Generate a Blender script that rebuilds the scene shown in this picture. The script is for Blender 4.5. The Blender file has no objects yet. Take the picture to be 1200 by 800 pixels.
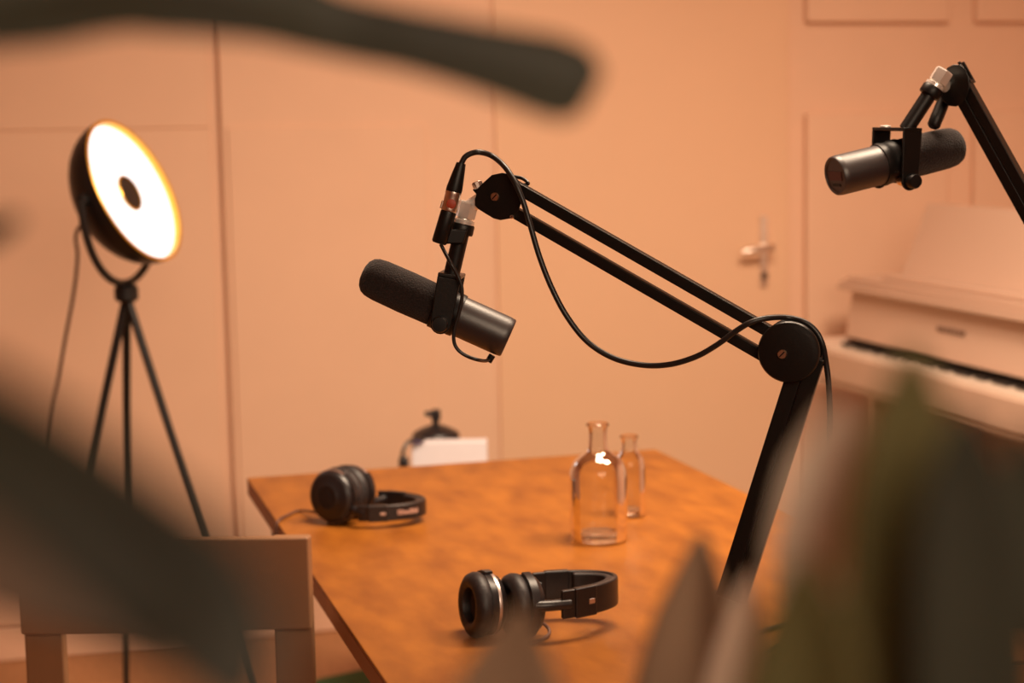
import bpy, bmesh, math, random
from mathutils import Vector, Matrix
random.seed(7)
SC = bpy.context.scene
COL = SC.collection
V = Vector

# ------------------------------------------------------------------ camera
F = 2050.0; CZ = 1.41
PITCH = math.atan(247 / F); RHO = .0185; YAW = math.radians(15.6)
HV = V((math.sin(YAW), math.cos(YAW), 0)); RV = V((math.cos(YAW), -math.sin(YAW), 0)); UP = V((0, 0, 1))
FV = HV * math.cos(PITCH) - UP * math.sin(PITCH); UV = RV.cross(FV); CP = V((0, 0, CZ))
cam = bpy.data.cameras.new('camera'); camo = bpy.data.objects.new('camera', cam); COL.objects.link(camo)
cx = (RV - UV * RHO).normalized(); cy = (UV + RV * RHO).normalized(); cz = -FV
camo.matrix_world = Matrix(((cx.x, cy.x, cz.x, 0), (cx.y, cy.y, cz.y, 0), (cx.z, cy.z, cz.z, CZ), (0, 0, 0, 1)))
cam.sensor_width = 36; cam.lens = 36 * F / 1200; cam.clip_start = .02; cam.clip_end = 40
cam.dof.use_dof = True; cam.dof.focus_distance = 2.06; cam.dof.aperture_fstop = 3.7; cam.dof.aperture_blades = 0
SC.camera = camo

def ray(x, y):
    u = x - 600; v = y - 400
    return FV * F + RV * (u - RHO * v) - UV * (v + RHO * u)
def P(x, y, d): r = ray(x, y); return CP + r * (d / r.dot(HV))          # pixel at a horizontal distance
def PZ(x, y, z): r = ray(x, y); return CP + r * ((z - CZ) / r.z)        # pixel on a level surface
def PN(x, y, n): r = ray(x, y); return CP + r * (n / r.y)
def PPL(x, y, o, n): r = ray(x, y); return CP + r * ((o - CP).dot(n) / r.dot(n))

# ------------------------------------------------------------------ world, lights, exposure
w = bpy.data.worlds.new('world'); SC.world = w; w.use_nodes = True
w.node_tree.nodes['Background'].inputs[0].default_value = (1, .6, .35, 1)
w.node_tree.nodes['Background'].inputs[1].default_value = .02
def area(name, loc, target, size, power, color, spread=180):
    l = bpy.data.lights.new(name, 'AREA'); l.shape = 'DISK'; l.size = size; l.energy = power; l.color = color; l.spread = math.radians(spread)
    o = bpy.data.objects.new(name, l); COL.objects.link(o); o.location = loc
    o.rotation_euler = (V(target) - V(loc)).to_track_quat('-Z', 'Y').to_euler(); return o
for k_, lat in enumerate((.26, .98)):
    lp = HV * 2.60 + RV * lat + UP * 2.50
    area('ceiling_light_table_%d' % k_, lp, lp + V((-.14 + .34 * k_, .40 + .05 * k_, -1)), .60, 27 + 5 * k_, (1, .755, .54), 138)
area('front_fill_light', (.7, -.9, 2.45), (.9, 4.8, -.3), 1.9, 22, (1, .76, .54), 110)  # added fill from behind the camera for wall and leaves, no real fixture
SC.view_settings.view_transform = 'Standard'; SC.view_settings.look = 'None'
SC.view_settings.gamma = 1; SC.view_settings.use_curve_mapping = False
SC.view_settings.exposure = 0.20

# ------------------------------------------------------------------ materials
def mat(name, col, rough=.5, metal=0, noise=0, scale=20, bump=0, spec=.5, col2=None, stretch=(1, 1, 1), sheen=0, coat=0, trans=0):
    m = bpy.data.materials.new(name); m.use_nodes = True; nt = m.node_tree; b = nt.nodes['Principled BSDF']
    b.inputs['Base Color'].default_value = (*col, 1); b.inputs['Roughness'].default_value = rough
    b.inputs['Metallic'].default_value = metal; b.inputs['Specular IOR Level'].default_value = spec
    if sheen: b.inputs['Sheen Weight'].default_value = sheen
    if coat: b.inputs['Coat Weight'].default_value = coat
    if noise or bump or col2:
        tc = nt.nodes.new('ShaderNodeTexCoord'); mp = nt.nodes.new('ShaderNodeMapping'); n = nt.nodes.new('ShaderNodeTexNoise')
        mp.inputs['Scale'].default_value = stretch
        n.inputs['Scale'].default_value = scale; n.inputs['Detail'].default_value = 6
        nt.links.new(tc.outputs['Object'], mp.inputs[0]); nt.links.new(mp.outputs[0], n.inputs['Vector'])
        if noise or col2:
            r = nt.nodes.new('ShaderNodeValToRGB'); r.color_ramp.elements[0].position = .3; r.color_ramp.elements[1].position = .7
            c2 = col2 or tuple(min(1, c * (1 + noise)) for c in col); c1 = col if col2 else tuple(c * (1 - noise) for c in col)
            r.color_ramp.elements[0].color = (*c1, 1); r.color_ramp.elements[1].color = (*c2, 1)
            nt.links.new(n.outputs['Fac'], r.inputs[0]); nt.links.new(r.outputs[0], b.inputs['Base Color'])
        if bump:
            bp = nt.nodes.new('ShaderNodeBump'); bp.inputs['Strength'].default_value = bump; bp.inputs['Distance'].default_value = .002
            nt.links.new(n.outputs['Fac'], bp.inputs['Height']); nt.links.new(bp.outputs[0], b.inputs['Normal'])
    return m
def emis(name, col, s):
    m = bpy.data.materials.new(name); m.use_nodes = True; nt = m.node_tree; nt.nodes.remove(nt.nodes['Principled BSDF'])
    e = nt.nodes.new('ShaderNodeEmission'); e.inputs[0].default_value = (*col, 1); e.inputs[1].default_value = s
    nt.links.new(e.outputs[0], nt.nodes['Material Output'].inputs[0]); return m
M = {}
M['wall'] = mat('wall_paint', (.80, .51, .35), .65, noise=.015, scale=6)
M['ceil'] = mat('ceiling_paint', (.80, .58, .42), .8, noise=.01, scale=5)
M['floor'] = mat('floor_wood', (.36, .165, .065), .45, col2=(.44, .21, .09), scale=9, stretch=(8, 1, 1))
M['door'] = mat('door_paint', (.80, .50, .32), .5, noise=.01, scale=4)
M['rug'] = mat('rug_green', (.045, .12, .05), .95, noise=.25, scale=120, bump=.5)
M['table'] = mat('table_wood', (.205, .060, .005), .42, col2=(.34, .115, .011), scale=8, stretch=(2.6, 1, 1), bump=.05)
M['table_edge'] = mat('table_edge_wood', (.38, .15, .04), .45, noise=.15, scale=14, stretch=(1, .2, 1))
M['steel'] = mat('dark_steel', (.10, .07, .06), .5, metal=.6, noise=.1)
M['arm'] = mat('arm_black_paint', (.006, .005, .0045), .36, noise=.2, scale=300, bump=.08, spec=.4)
M['arm_rubber'] = mat('black_plastic', (.006, .005, .005), .42, noise=.1, scale=90, spec=.35)
M['foam'] = mat('windscreen_foam', (.020, .013, .012), .9, noise=.5, scale=500, bump=1.0, sheen=.15, spec=.2)
M['micbody'] = mat('microphone_grey_enamel', (.020, .013, .014), .42, noise=.1, scale=400, bump=.06, spec=1.0)
M['chrome'] = mat('chrome', (.95, .92, .88), .25, metal=.55, noise=.05)
M['copper'] = mat('copper_screw', (.80, .60, .44), .3, metal=1, noise=.1)
M['satin'] = mat('satin_nickel', (.85, .74, .66), .3, metal=1, noise=.05)
M['dot'] = mat('red_orange_plastic', (.40, .045, .015), .5, noise=.05)
M['label'] = mat('maroon_label', (.10, .03, .03), .5, noise=.2, scale=200)
M['cable'] = mat('black_cable_rubber', (.012, .010, .010), .38, noise=.1, scale=100)
M['hp'] = mat('headphone_black', (.014, .011, .012), .35, noise=.15, scale=200)
M['hp_pad'] = mat('headphone_leatherette', (.018, .014, .015), .5, noise=.3, scale=120, bump=.3)
M['silver'] = mat('silver_trim', (.70, .58, .54), .35, metal=.9, noise=.05)
M['print'] = mat('pale_print', (.55, .33, .26), .6, noise=.05)
M['cord_brown'] = mat('brown_cord', (.12, .05, .03), .6, noise=.1)
M['lampblack'] = mat('lamp_black_enamel', (.012, .010, .010), .4, noise=.1, spec=.4)
M['gold'] = mat('lamp_gold_leaf', (.95, .52, .08), .35, metal=.8, noise=.08, scale=60)
M['lampglow'] = emis('lamp_diffuser_glow', (1, .90, .86), 1.7)
M['lampcap'] = mat('lamp_cap_brown', (.018, .009, .006), .6, metal=0, noise=.1)
M['piano'] = mat('piano_white_lacquer', (.66, .46, .355), .38, noise=.01, scale=4, coat=.2)
M['key'] = mat('ivory_key', (.85, .70, .58), .25, noise=.01)
M['blackkey'] = mat('ebony_key', (.01, .008, .008), .3, noise=.1)
M['ink'] = mat('dark_logo_print', (.16, .08, .05), .6, noise=.05)
M['white'] = mat('white_carton', (.74, .71, .76), .6, noise=.015, scale=30)
M['blue'] = mat('blue_tape', (.05, .06, .45), .5, noise=.05)
M['chair'] = mat('chair_brown_wood', (.28, .14, .068), .5, col2=(.34, .175, .088), scale=7, stretch=(1, 1, .2))
M['leaf'] = mat('leaf_dark_green', (.018, .017, .010), .65, col2=(.028, .028, .014), scale=12, bump=.1)
M['leaf2'] = mat('leaf_olive_green', (.12, .105, .035), .65, col2=(.17, .14, .05), scale=12, bump=.1)
M['leaf3'] = mat('leaf_brown_old', (.24, .15, .095), .65, col2=(.32, .205, .13), scale=12, bump=.1)
M['leaf4'] = mat('leaf_lit_tan', (.88, .76, .62), .6, col2=(.94, .82, .68), scale=10, bump=.1)  # bright light on the leaves is put into this pale colour
M['leaf5'] = mat('leaf_dim_brown', (.075, .040, .022), .65, col2=(.10, .055, .03), scale=12, bump=.1)
def translucent(m, f):
    nt = m.node_tree; b = nt.nodes['Principled BSDF']; t = nt.nodes.new('ShaderNodeBsdfTranslucent'); mx = nt.nodes.new('ShaderNodeMixShader')
    nt.links.new(b.inputs['Base Color'].links[0].from_socket, t.inputs[0]); mx.inputs[0].default_value = f
    nt.links.new(b.outputs[0], mx.inputs[1]); nt.links.new(t.outputs[0], mx.inputs[2]); nt.links.new(mx.outputs[0], nt.nodes['Material Output'].inputs[0])
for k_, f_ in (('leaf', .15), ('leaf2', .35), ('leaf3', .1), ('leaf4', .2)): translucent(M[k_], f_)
M['stem'] = mat('plant_stem_green', (.06, .07, .025), .6, noise=.2)
M['pot'] = mat('terracotta_pot', (.35, .14, .07), .8, noise=.1, scale=30, bump=.2)
M['soil'] = mat('potting_soil', (.03, .018, .01), 1, noise=.4, scale=80, bump=1)
def glassmat():
    m = bpy.data.materials.new('clear_glass'); m.use_nodes = True; nt = m.node_tree; nt.nodes.remove(nt.nodes['Principled BSDF'])
    t = nt.nodes.new('ShaderNodeBsdfTransparent'); t.inputs[0].default_value = (.93, .92, .90, 1)
    g = nt.nodes.new('ShaderNodeBsdfGlossy'); g.inputs['Roughness'].default_value = .03; g.inputs[0].default_value = (1, .95, .92, 1)
    fr = nt.nodes.new('ShaderNodeFresnel'); fr.inputs[0].default_value = 1.5
    n = nt.nodes.new('ShaderNodeTexNoise'); n.inputs['Scale'].default_value = 25
    bp = nt.nodes.new('ShaderNodeBump'); bp.inputs['Strength'].default_value = .08; bp.inputs['Distance'].default_value = .002
    mx = nt.nodes.new('ShaderNodeMixShader')
    nt.links.new(n.outputs['Fac'], bp.inputs['Height']); nt.links.new(bp.outputs[0], g.inputs['Normal'])
    nt.links.new(fr.outputs[0], mx.inputs[0]); nt.links.new(t.outputs[0], mx.inputs[1]); nt.links.new(g.outputs[0], mx.inputs[2])
    nt.links.new(mx.outputs[0], nt.nodes['Material Output'].inputs[0]); return m
M['glass'] = glassmat()
M['thickglass'] = mat('thick_glass_base', (.95, .88, .80), .05, noise=.01)
M['thickglass'].node_tree.nodes['Principled BSDF'].inputs['Transmission Weight'].default_value = 1
M['thickglass'].node_tree.nodes['Principled BSDF'].inputs['IOR'].default_value = 1.45

# ------------------------------------------------------------------ object helpers
WL = {}
def tag(o, label=None, cat=None, group=None, kind=None):
    if label: o['label'] = label
    if cat: o['category'] = cat
    if group: o['group'] = group
    if kind: o['kind'] = kind
    return o
def thing(name, label, cat, loc, group=None):
    o = bpy.data.objects.new(name, None); COL.objects.link(o); o.location = loc; o.empty_display_size = .05
    WL[o] = V(loc); return tag(o, label, cat, group)
def obj(name, bm, m, parent=None, origin=None, smooth=True, angle=40, bevel=0):
    """link a bmesh given in world coordinates as one mesh object"""
    o0 = WL[parent] if parent else (V(origin) if origin is not None else V((0, 0, 0)))
    bmesh.ops.translate(bm, verts=bm.verts, vec=-o0)
    bmesh.ops.recalc_face_normals(bm, faces=bm.faces)
    me = bpy.data.meshes.new(name); bm.to_mesh(me); bm.free()
    o = bpy.data.objects.new(name, me); COL.objects.link(o); me.materials.append(m if not isinstance(m, str) else M[m])
    if parent: o.parent = parent
    else: o.location = o0
    WL[o] = o0
    if bevel:
        b = o.modifiers.new('bevel', 'BEVEL'); b.width = bevel; b.segments = 2; b.limit_method = 'ANGLE'; b.angle_limit = math.radians(40); b.harden_normals = True
    if smooth:
        me.polygons.foreach_set('use_smooth', [True] * len(me.polygons))
        me.set_sharp_from_angle(angle=math.radians(angle))
    me.update(); return o
def BM(): return bmesh.new()
def box(bm, lo, hi):
    x0, y0, z0 = lo; x1, y1, z1 = hi
    v = [bm.verts.new(c) for c in ((x0, y0, z0), (x1, y0, z0), (x1, y1, z0), (x0, y1, z0), (x0, y0, z1), (x1, y0, z1), (x1, y1, z1), (x0, y1, z1))]
    for f in ((0, 3, 2, 1), (4, 5, 6, 7), (0, 1, 5, 4), (1, 2, 6, 5), (2, 3, 7, 6), (3, 0, 4, 7)): bm.faces.new([v[i] for i in f])
    return bm
def obox(bm, c, ax, ay, az, s):
    """oriented box: centre, three unit axes, full sizes"""
    vs = []
    for k in (-.5, .5):
        for j, i in ((-.5, -.5), (-.5, .5), (.5, .5), (.5, -.5)):
            vs.append(bm.verts.new(V(c) + ax * (i * s[0]) + ay * (j * s[1]) + az * (k * s[2])))
    for f in ((0, 3, 2, 1), (4, 5, 6, 7), (0, 1, 5, 4), (1, 2, 6, 5), (2, 3, 7, 6), (3, 0, 4, 7)): bm.faces.new([vs[i] for i in f])
    return bm
def frame(z):
    z = V(z).normalized(); a = V((0, 0, 1)) if abs(z.z) < .9 else V((1, 0, 0))
    x = a.cross(z).normalized(); return x, z.cross(x), z
def lathe(bm, o, axis, prof, n=32, close=False):
    """prof: list of (distance along axis, radius)"""
    x, y, z = frame(axis); rings = []
    for t, r in prof:
        if r < 1e-6: rings.append([bm.verts.new(V(o) + z * t)])
        else: rings.append([bm.verts.new(V(o) + z * t + (x * math.cos(a) + y * math.sin(a)) * r) for a in (2 * math.pi * i / n for i in range(n))])
    prs = list(zip(rings, rings[1:]))
    if close: prs.append((rings[-1], rings[0]))
    for a, b in prs:
        for i in range(n):
            j = (i + 1) % n
            if len(a) == 1 and len(b) == 1: continue
            if len(a) == 1: bm.faces.new((a[0], b[j], b[i]))
            elif len(b) == 1: bm.faces.new((a[i], a[j], b[0]))
            else: bm.faces.new((a[i], a[j], b[j], b[i]))
    return bm
def cyl(bm, a, b, r, r2=None, n=24):
    a = V(a); b = V(b); L = (b - a).length
    return lathe(bm, a, b - a, [(0, 0), (0, r), (L, r if r2 is None else r2), (L, 0)], n)
def spline(pts, k=8):
    pts = [V(p) for p in pts]; out = []
    for i in range(len(pts) - 1):
        p0 = pts[max(i - 1, 0)]; p1 = pts[i]; p2 = pts[i + 1]; p3 = pts[min(i + 2, len(pts) - 1)]
        for j in range(k):
            t = j / k
            out.append(.5 * ((2 * p1) + (p2 - p0) * t + (2 * p0 - 5 * p1 + 4 * p2 - p3) * t * t + (3 * p1 - p0 - 3 * p2 + p3) * t ** 3))
    out.append(pts[-1]); return out
def tube(bm, pts, r, n=10, k=8, smooth=True):
    ps = spline(pts, k) if smooth else [V(p) for p in pts]
    rr = r if callable(r) else (lambda t: r)
    T = [(ps[min(i + 1, len(ps) - 1)] - ps[max(i - 1, 0)]).normalized() for i in range(len(ps))]
    x = frame(T[0])[0]; rings = []
    for i, (p, t) in enumerate(zip(ps, T)):
        x = (x - t * x.dot(t)).normalized(); y = t.cross(x); q = rr(i / (len(ps) - 1))
        rings.append([bm.verts.new(p + (x * math.cos(a) + y * math.sin(a)) * q) for a in (2 * math.pi * j / n for j in range(n))])
    for a, b in zip(rings, rings[1:]):
        for j in range(n): bm.faces.new((a[j], a[(j + 1) % n], b[(j + 1) % n], b[j]))
    bm.faces.new(rings[0][::-1]); bm.faces.new(rings[-1]); return bm
def prism(bm, poly, off):
    """polygon (world points) extruded by the vector off"""
    a = [bm.verts.new(V(p)) for p in poly]; b = [bm.verts.new(V(p) + off) for p in poly]
    bm.faces.new(a[::-1]); bm.faces.new(b); n = len(a)
    for i in range(n): bm.faces.new((a[i], a[(i + 1) % n], b[(i + 1) % n], b[i]))
    return bm
def sweep_rect(bm, pts, updir, hw, hh):
    """ribbon with rectangular section along pts; hh along updir, hw across"""
    rings = []
    for i, p in enumerate(pts):
        t = (pts[min(i + 1, len(pts) - 1)] - pts[max(i - 1, 0)]).normalized()
        u = (updir - t * updir.dot(t)).normalized(); s = t.cross(u)
        rings.append([bm.verts.new(p + s * a * hw + u * b * hh) for a, b in ((-1, -1), (1, -1), (1, 1), (-1, 1))])
    for a, b in zip(rings, rings[1:]):
        for j in range(4): bm.faces.new((a[j], a[(j + 1) % 4], b[(j + 1) % 4], b[j]))
    bm.faces.new(rings[0][::-1]); bm.faces.new(rings[-1]); return bm
def struct(name, bm, m, **k):
    return tag(obj(name, bm, m, **k), kind='structure')

# ------------------------------------------------------------------ the room
X0, X1, Y0, Y1, ZC = -2.6, 3.45, -1.6, 4.85, 2.7
struct('floor', box(BM(), (X0 - .1, Y0 - .1, -.08), (X1 + .1, Y1 + .1, 0)), 'floor', smooth=False)
struct('ceiling', box(BM(), (X0 - .1, Y0 - .1, ZC), (X1 + .1, Y1 + .1, ZC + .08)), 'ceil', smooth=False)
wb = struct('wall_back', box(BM(), (X0 - .1, Y1, 0), (X1 + .1, Y1 + .1, ZC)), 'wall', smooth=False)
struct('wall_left', box(BM(), (X0 - .1, Y0, 0), (X0, Y1, ZC)), 'wall', smooth=False)
struct('wall_right', box(BM(), (X1, Y0, 0), (X1 + .1, Y1, ZC)), 'wall', smooth=False)
struct('wall_front', box(BM(), (X0 - .1, Y0 - .1, 0), (X1 + .1, Y0, ZC)), 'wall', smooth=False)
def panel(x0, x1, z0, z1, t=.030):
    obj('panel', box(BM(), (x0, Y1 - t, z0), (x1, Y1 + .001, z1)), 'wall', wb, bevel=.006)
# boards fixed to the back wall, a groove at x = .525
obj('board', box(BM(), (X0 + .002, Y1 - .012, .10), (.510, Y1 + .001, 1.433)), 'wall', wb, bevel=.004)
obj('board', box(BM(), (X0 + .002, Y1 - .0105, 1.4332), (.510, Y1 + .001, ZC - .002)), 'wall', wb, bevel=.004)
obj('board', box(BM(), (.536, Y1 - .026, .001), (1.302, Y1 + .001, ZC - .002)), 'wall', wb, bevel=.006)
obj('panel', box(BM(), (.552, Y1 - .032, .12), (1.110, Y1 - .020, 1.433)), 'wall', wb, bevel=.005)
for x0, x1 in ((2.272, 2.745), (2.836, 3.36)):
    panel(x0, x1, .16, 1.443); panel(x0, x1, 1.712, 2.55)
struct('baseboard_back', box(BM(), (X0 + .002, Y1 - .016, 0), (.508, Y1 - .0005, .095)), 'wall', bevel=.004)
obj('seam_strip', box(BM(), (1.3025, Y1 - .019, .006), (1.3085, Y1 + .001, 2.06)), 'wall', wb)
# the door
dr = struct('door_1', box(BM(), (1.309, Y1 - .026, .006), (2.215, Y1 - .0008, 2.06)), 'door', bevel=.003)
obj('handle_plate', box(BM(), (2.119, Y1 - .034, .932), (2.143, Y1 - .0255, 1.145)), 'satin', dr, bevel=.003)
hb = BM(); cyl(hb, (2.131, Y1 - .033, 1.052), (2.131, Y1 - .092, 1.052), .010)
tube(hb, [(2.137, Y1 - .088, 1.052), (2.11, Y1 - .092, 1.052), (2.075, Y1 - .092, 1.049), (2.04, Y1 - .086, 1.043)], .0105, 10)
obj('handle_lever', hb, 'satin', dr)
obj('keyhole_cover', cyl(BM(), (2.131, Y1 - .033, .965), (2.131, Y1 - .038, .965), .011), 'steel', dr)

# rug under the table
ra, rb_ = PZ(368, 797.5, .006), PZ(424, 785, .006)
rx = (rb_ - ra); rx.z = 0; rx.normalize(); ry = UP.cross(rx)
rc = (ra + rb_) * .5 + rx * .30 - ry * .62; rc.z = .005
tag(obj('rug', obox(BM(), rc, rx, ry, UP, (1.7, 1.24, .010)), 'rug', origin=(rc.x, rc.y, 0), bevel=.004),
    'green woven floor rug lying under the wooden table', 'rug')

# ------------------------------------------------------------------ near boom arm frame (needed for the table's near edge)
ES = (RV * .953 - HV * .303).normalized(); ET = UP.cross(ES).normalized()      # ET points away from the viewer
if ET.dot(HV) < 0: ET = -ET
E0 = P(928, 411, 2.0)
def A(x, y, t=0): return PPL(x, y, E0 + ET * t, ET)
TZ = .75
TX0, TX1, TYF = .398, 1.243, 3.362
poleA = A(936, 455); poleB = A(873, 652); pdir = (poleB - poleA).normalized()
def polez(z): return poleA + pdir * ((z - poleA.z) / pdir.z)
FOOT = polez(TZ + .085)
TYN = FOOT.y - .030

# ------------------------------------------------------------------ table
tb = thing('table', 'orange-brown wooden table with dark steel legs', 'table', ((TX0 + TX1) / 2, (TYN + TYF) / 2, 0))
tt = obj('tabletop', box(BM(), (TX0, TYN, TZ - .006), (TX1, TYF, TZ)), 'table', tb, bevel=.0025)
obj('edge_band', box(BM(), (TX0 + .0005, TYN + .0005, TZ - .034), (TX1 - .0005, TYF - .0005, TZ - .0062)), 'table_edge', tb, bevel=.002)
for x in (TX0 + .035, TX1 - .065):
    for y in (TYN + .06, TYF - .10):
        obj('leg', box(BM(), (x, y, 0 if y < 2.9 else .0105), (x + .032, y + .032, TZ - .0345)), 'steel', tb, bevel=.002)
for x in (TX0 + .041, TX1 - .059):
    obj('side_rail', box(BM(), (x, TYN + .0925, TZ - .066), (x + .02, TYF - .1005, TZ - .0347)), 'steel', tb, bevel=.002)

# ------------------------------------------------------------------ boom arms
def beam(bm, a, b, up, hw, hh):
    return sweep_rect(bm, [V(a), V(b)], up, hw, hh)
def screw(o, p, ax, r, parent, m='copper'):
    bm = BM(); lathe(bm, p, ax, [(-.002, 0), (-.002, r), (.0015, r), (.0025, r * .85), (.0025, 0)], 18)
    s = obj(o, bm, m, parent)
    x, y, z = frame(ax); q = BM(); obox(q, V(p) + z * .0026, (x + y).normalized(), (y - x).normalized(), z, (r * 1.5, r * .25, .0006)); obj('slot', q, 'arm', s)
def clamp(parent, foot, edge, inward):
    """desk clamp: post foot stands over the table; 'edge' = point on the table edge (top), inward = unit vector into the table"""
    side = UP.cross(inward)
    bm = BM(); obox(bm, V((foot.x, foot.y, TZ + .006)), inward, side, UP, (.060, .05, .012)); obj('clamp_plate', bm, 'arm', parent, bevel=.002)
    bx = edge - inward * .012
    bm = BM(); obox(bm, V((bx.x, bx.y, TZ - .033)), inward, side, UP, (.010, .05, .090)); obj('clamp_back', bm, 'arm', parent, bevel=.002)
    m_ = edge + inward * .012
    bm = BM(); obox(bm, V((m_.x, m_.y, TZ - .084)), inward, side, UP, (.058, .05, .012)); obj('clamp_jaw', bm, 'arm', parent, bevel=.002)
    bm = BM(); q = edge + inward * .022
    cyl(bm, (q.x, q.y, TZ - .135), (q.x, q.y, TZ - .040), .005, n=16); cyl(bm, (q.x, q.y, TZ - .040), (q.x, q.y, TZ - .0345), .014, n=20)
    cyl(bm, (q.x - .03, q.y, TZ - .130), (q.x + .03, q.y, TZ - .130), .0035, n=12); obj('clamp_screw', bm, 'satin', parent)

# --- near arm
arm = thing('boom_arm', 'black parallel-bar boom arm clamped to the table end, holding the drooping microphone', 'boom arm', (FOOT.x, FOOT.y, TZ), 'microphone boom arms')
inpl = (A(897, 385) - A(616, 226)).normalized(); nrm = inpl.cross(ET).normalized()
if nrm.z < 0: nrm = -nrm
obj('upper_bar', beam(BM(), A(602, 217), A(905, 390), nrm, .0075, .0068), 'arm', arm, bevel=.0015)
obj('upper_bar', beam(BM(), A(604, 249), A(908, 424), nrm, .0075, .0066), 'arm', arm, bevel=.0015)
# spring rods lying in the channels
obj('spring_rod', cyl(BM(), A(640, 236.5, .002), A(880, 373.5, .002), .0022, n=10), 'arm', arm)
pn = pdir.cross(ET).normalized()
for s in (-1, 1):
    obj('lower_bar', beam(BM(), polez(E0.z - .004) + pn * .0092 * s, FOOT + pn * .0092 * s, pn, .0085, .00918), 'arm', arm, bevel=.0015)
def plate(name, outline, t0, thick, parent, fn, ax, bev=.002):
    return obj(name, prism(BM(), [fn(x, y, t0) for x, y in outline], ax * thick), 'arm', parent, bevel=bev)
def circ(cx, cy, r, n=40): return [(cx + r * math.cos(2 * math.pi * i / n), cy + r * math.sin(2 * math.pi * i / n)) for i in range(n)]
EC = A(927, 410, 0)
for t in (-.021, .013):
    bm = BM(); s = -1 if t < 0 else 1
    lathe(bm, EC + ET * (t + .004), ET * s, [(-.004, 0), (-.004, .034), (-.002, .0355), (.0015, .0355), (.0035, .034), (.004, .030), (.0046, .027), (.0046, 0)], 56)
    obj('elbow_plate', bm, 'arm', arm)
obj('elbow_hub', cyl(BM(), EC - ET * .014, EC + ET * .014, .026, n=32), 'arm', arm)
screw('screw', EC - ET * .0222 + (A(920, 412) - A(927, 410)), -ET, .0055, arm)
# end joint holding the microphone
ol = [(553, 222), (559, 221), (566, 214), (576, 205), (588, 202.5), (599, 204), (607, 211), (611, 221), (611, 236), (607, 248), (598, 256), (586, 258), (578, 256), (568, 250), (560, 245), (556, 241), (556, 233), (558, 228)]
for t in (-.0125, .0095):
    plate('end_plate', ol, t, .003, arm, A, ET)
obj('end_hub', cyl(BM(), A(584, 230) - ET * .0092, A(584, 230) + ET * .0092, .020, n=28), 'arm', arm)
screw('screw', A(580, 230.5, -.0127), -ET, .0052, arm)
screw('screw', A(600, 254, -.0127), -ET, .0024, arm, 'satin')
bm = BM(); tube(bm, [A(602, 207, .016), A(612, 209, .017), A(619, 215, .012), A(612, 217, .016)], .0022, 8); obj('cable_hook', bm, 'arm', arm)
# foot
bm = BM(); obox(bm, FOOT + UP * .004, pn, ET, pdir, (.044, .026, .036)); obj('foot_joint', bm, 'arm', arm, bevel=.003)
obj('foot_post', cyl(BM(), (FOOT.x, FOOT.y, TZ + .0122), (FOOT.x, FOOT.y, FOOT.z - .004), .0095), 'satin', arm)
clamp(arm, FOOT, V((FOOT.x, TYN, TZ)), V((0, 1, 0)))

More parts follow.
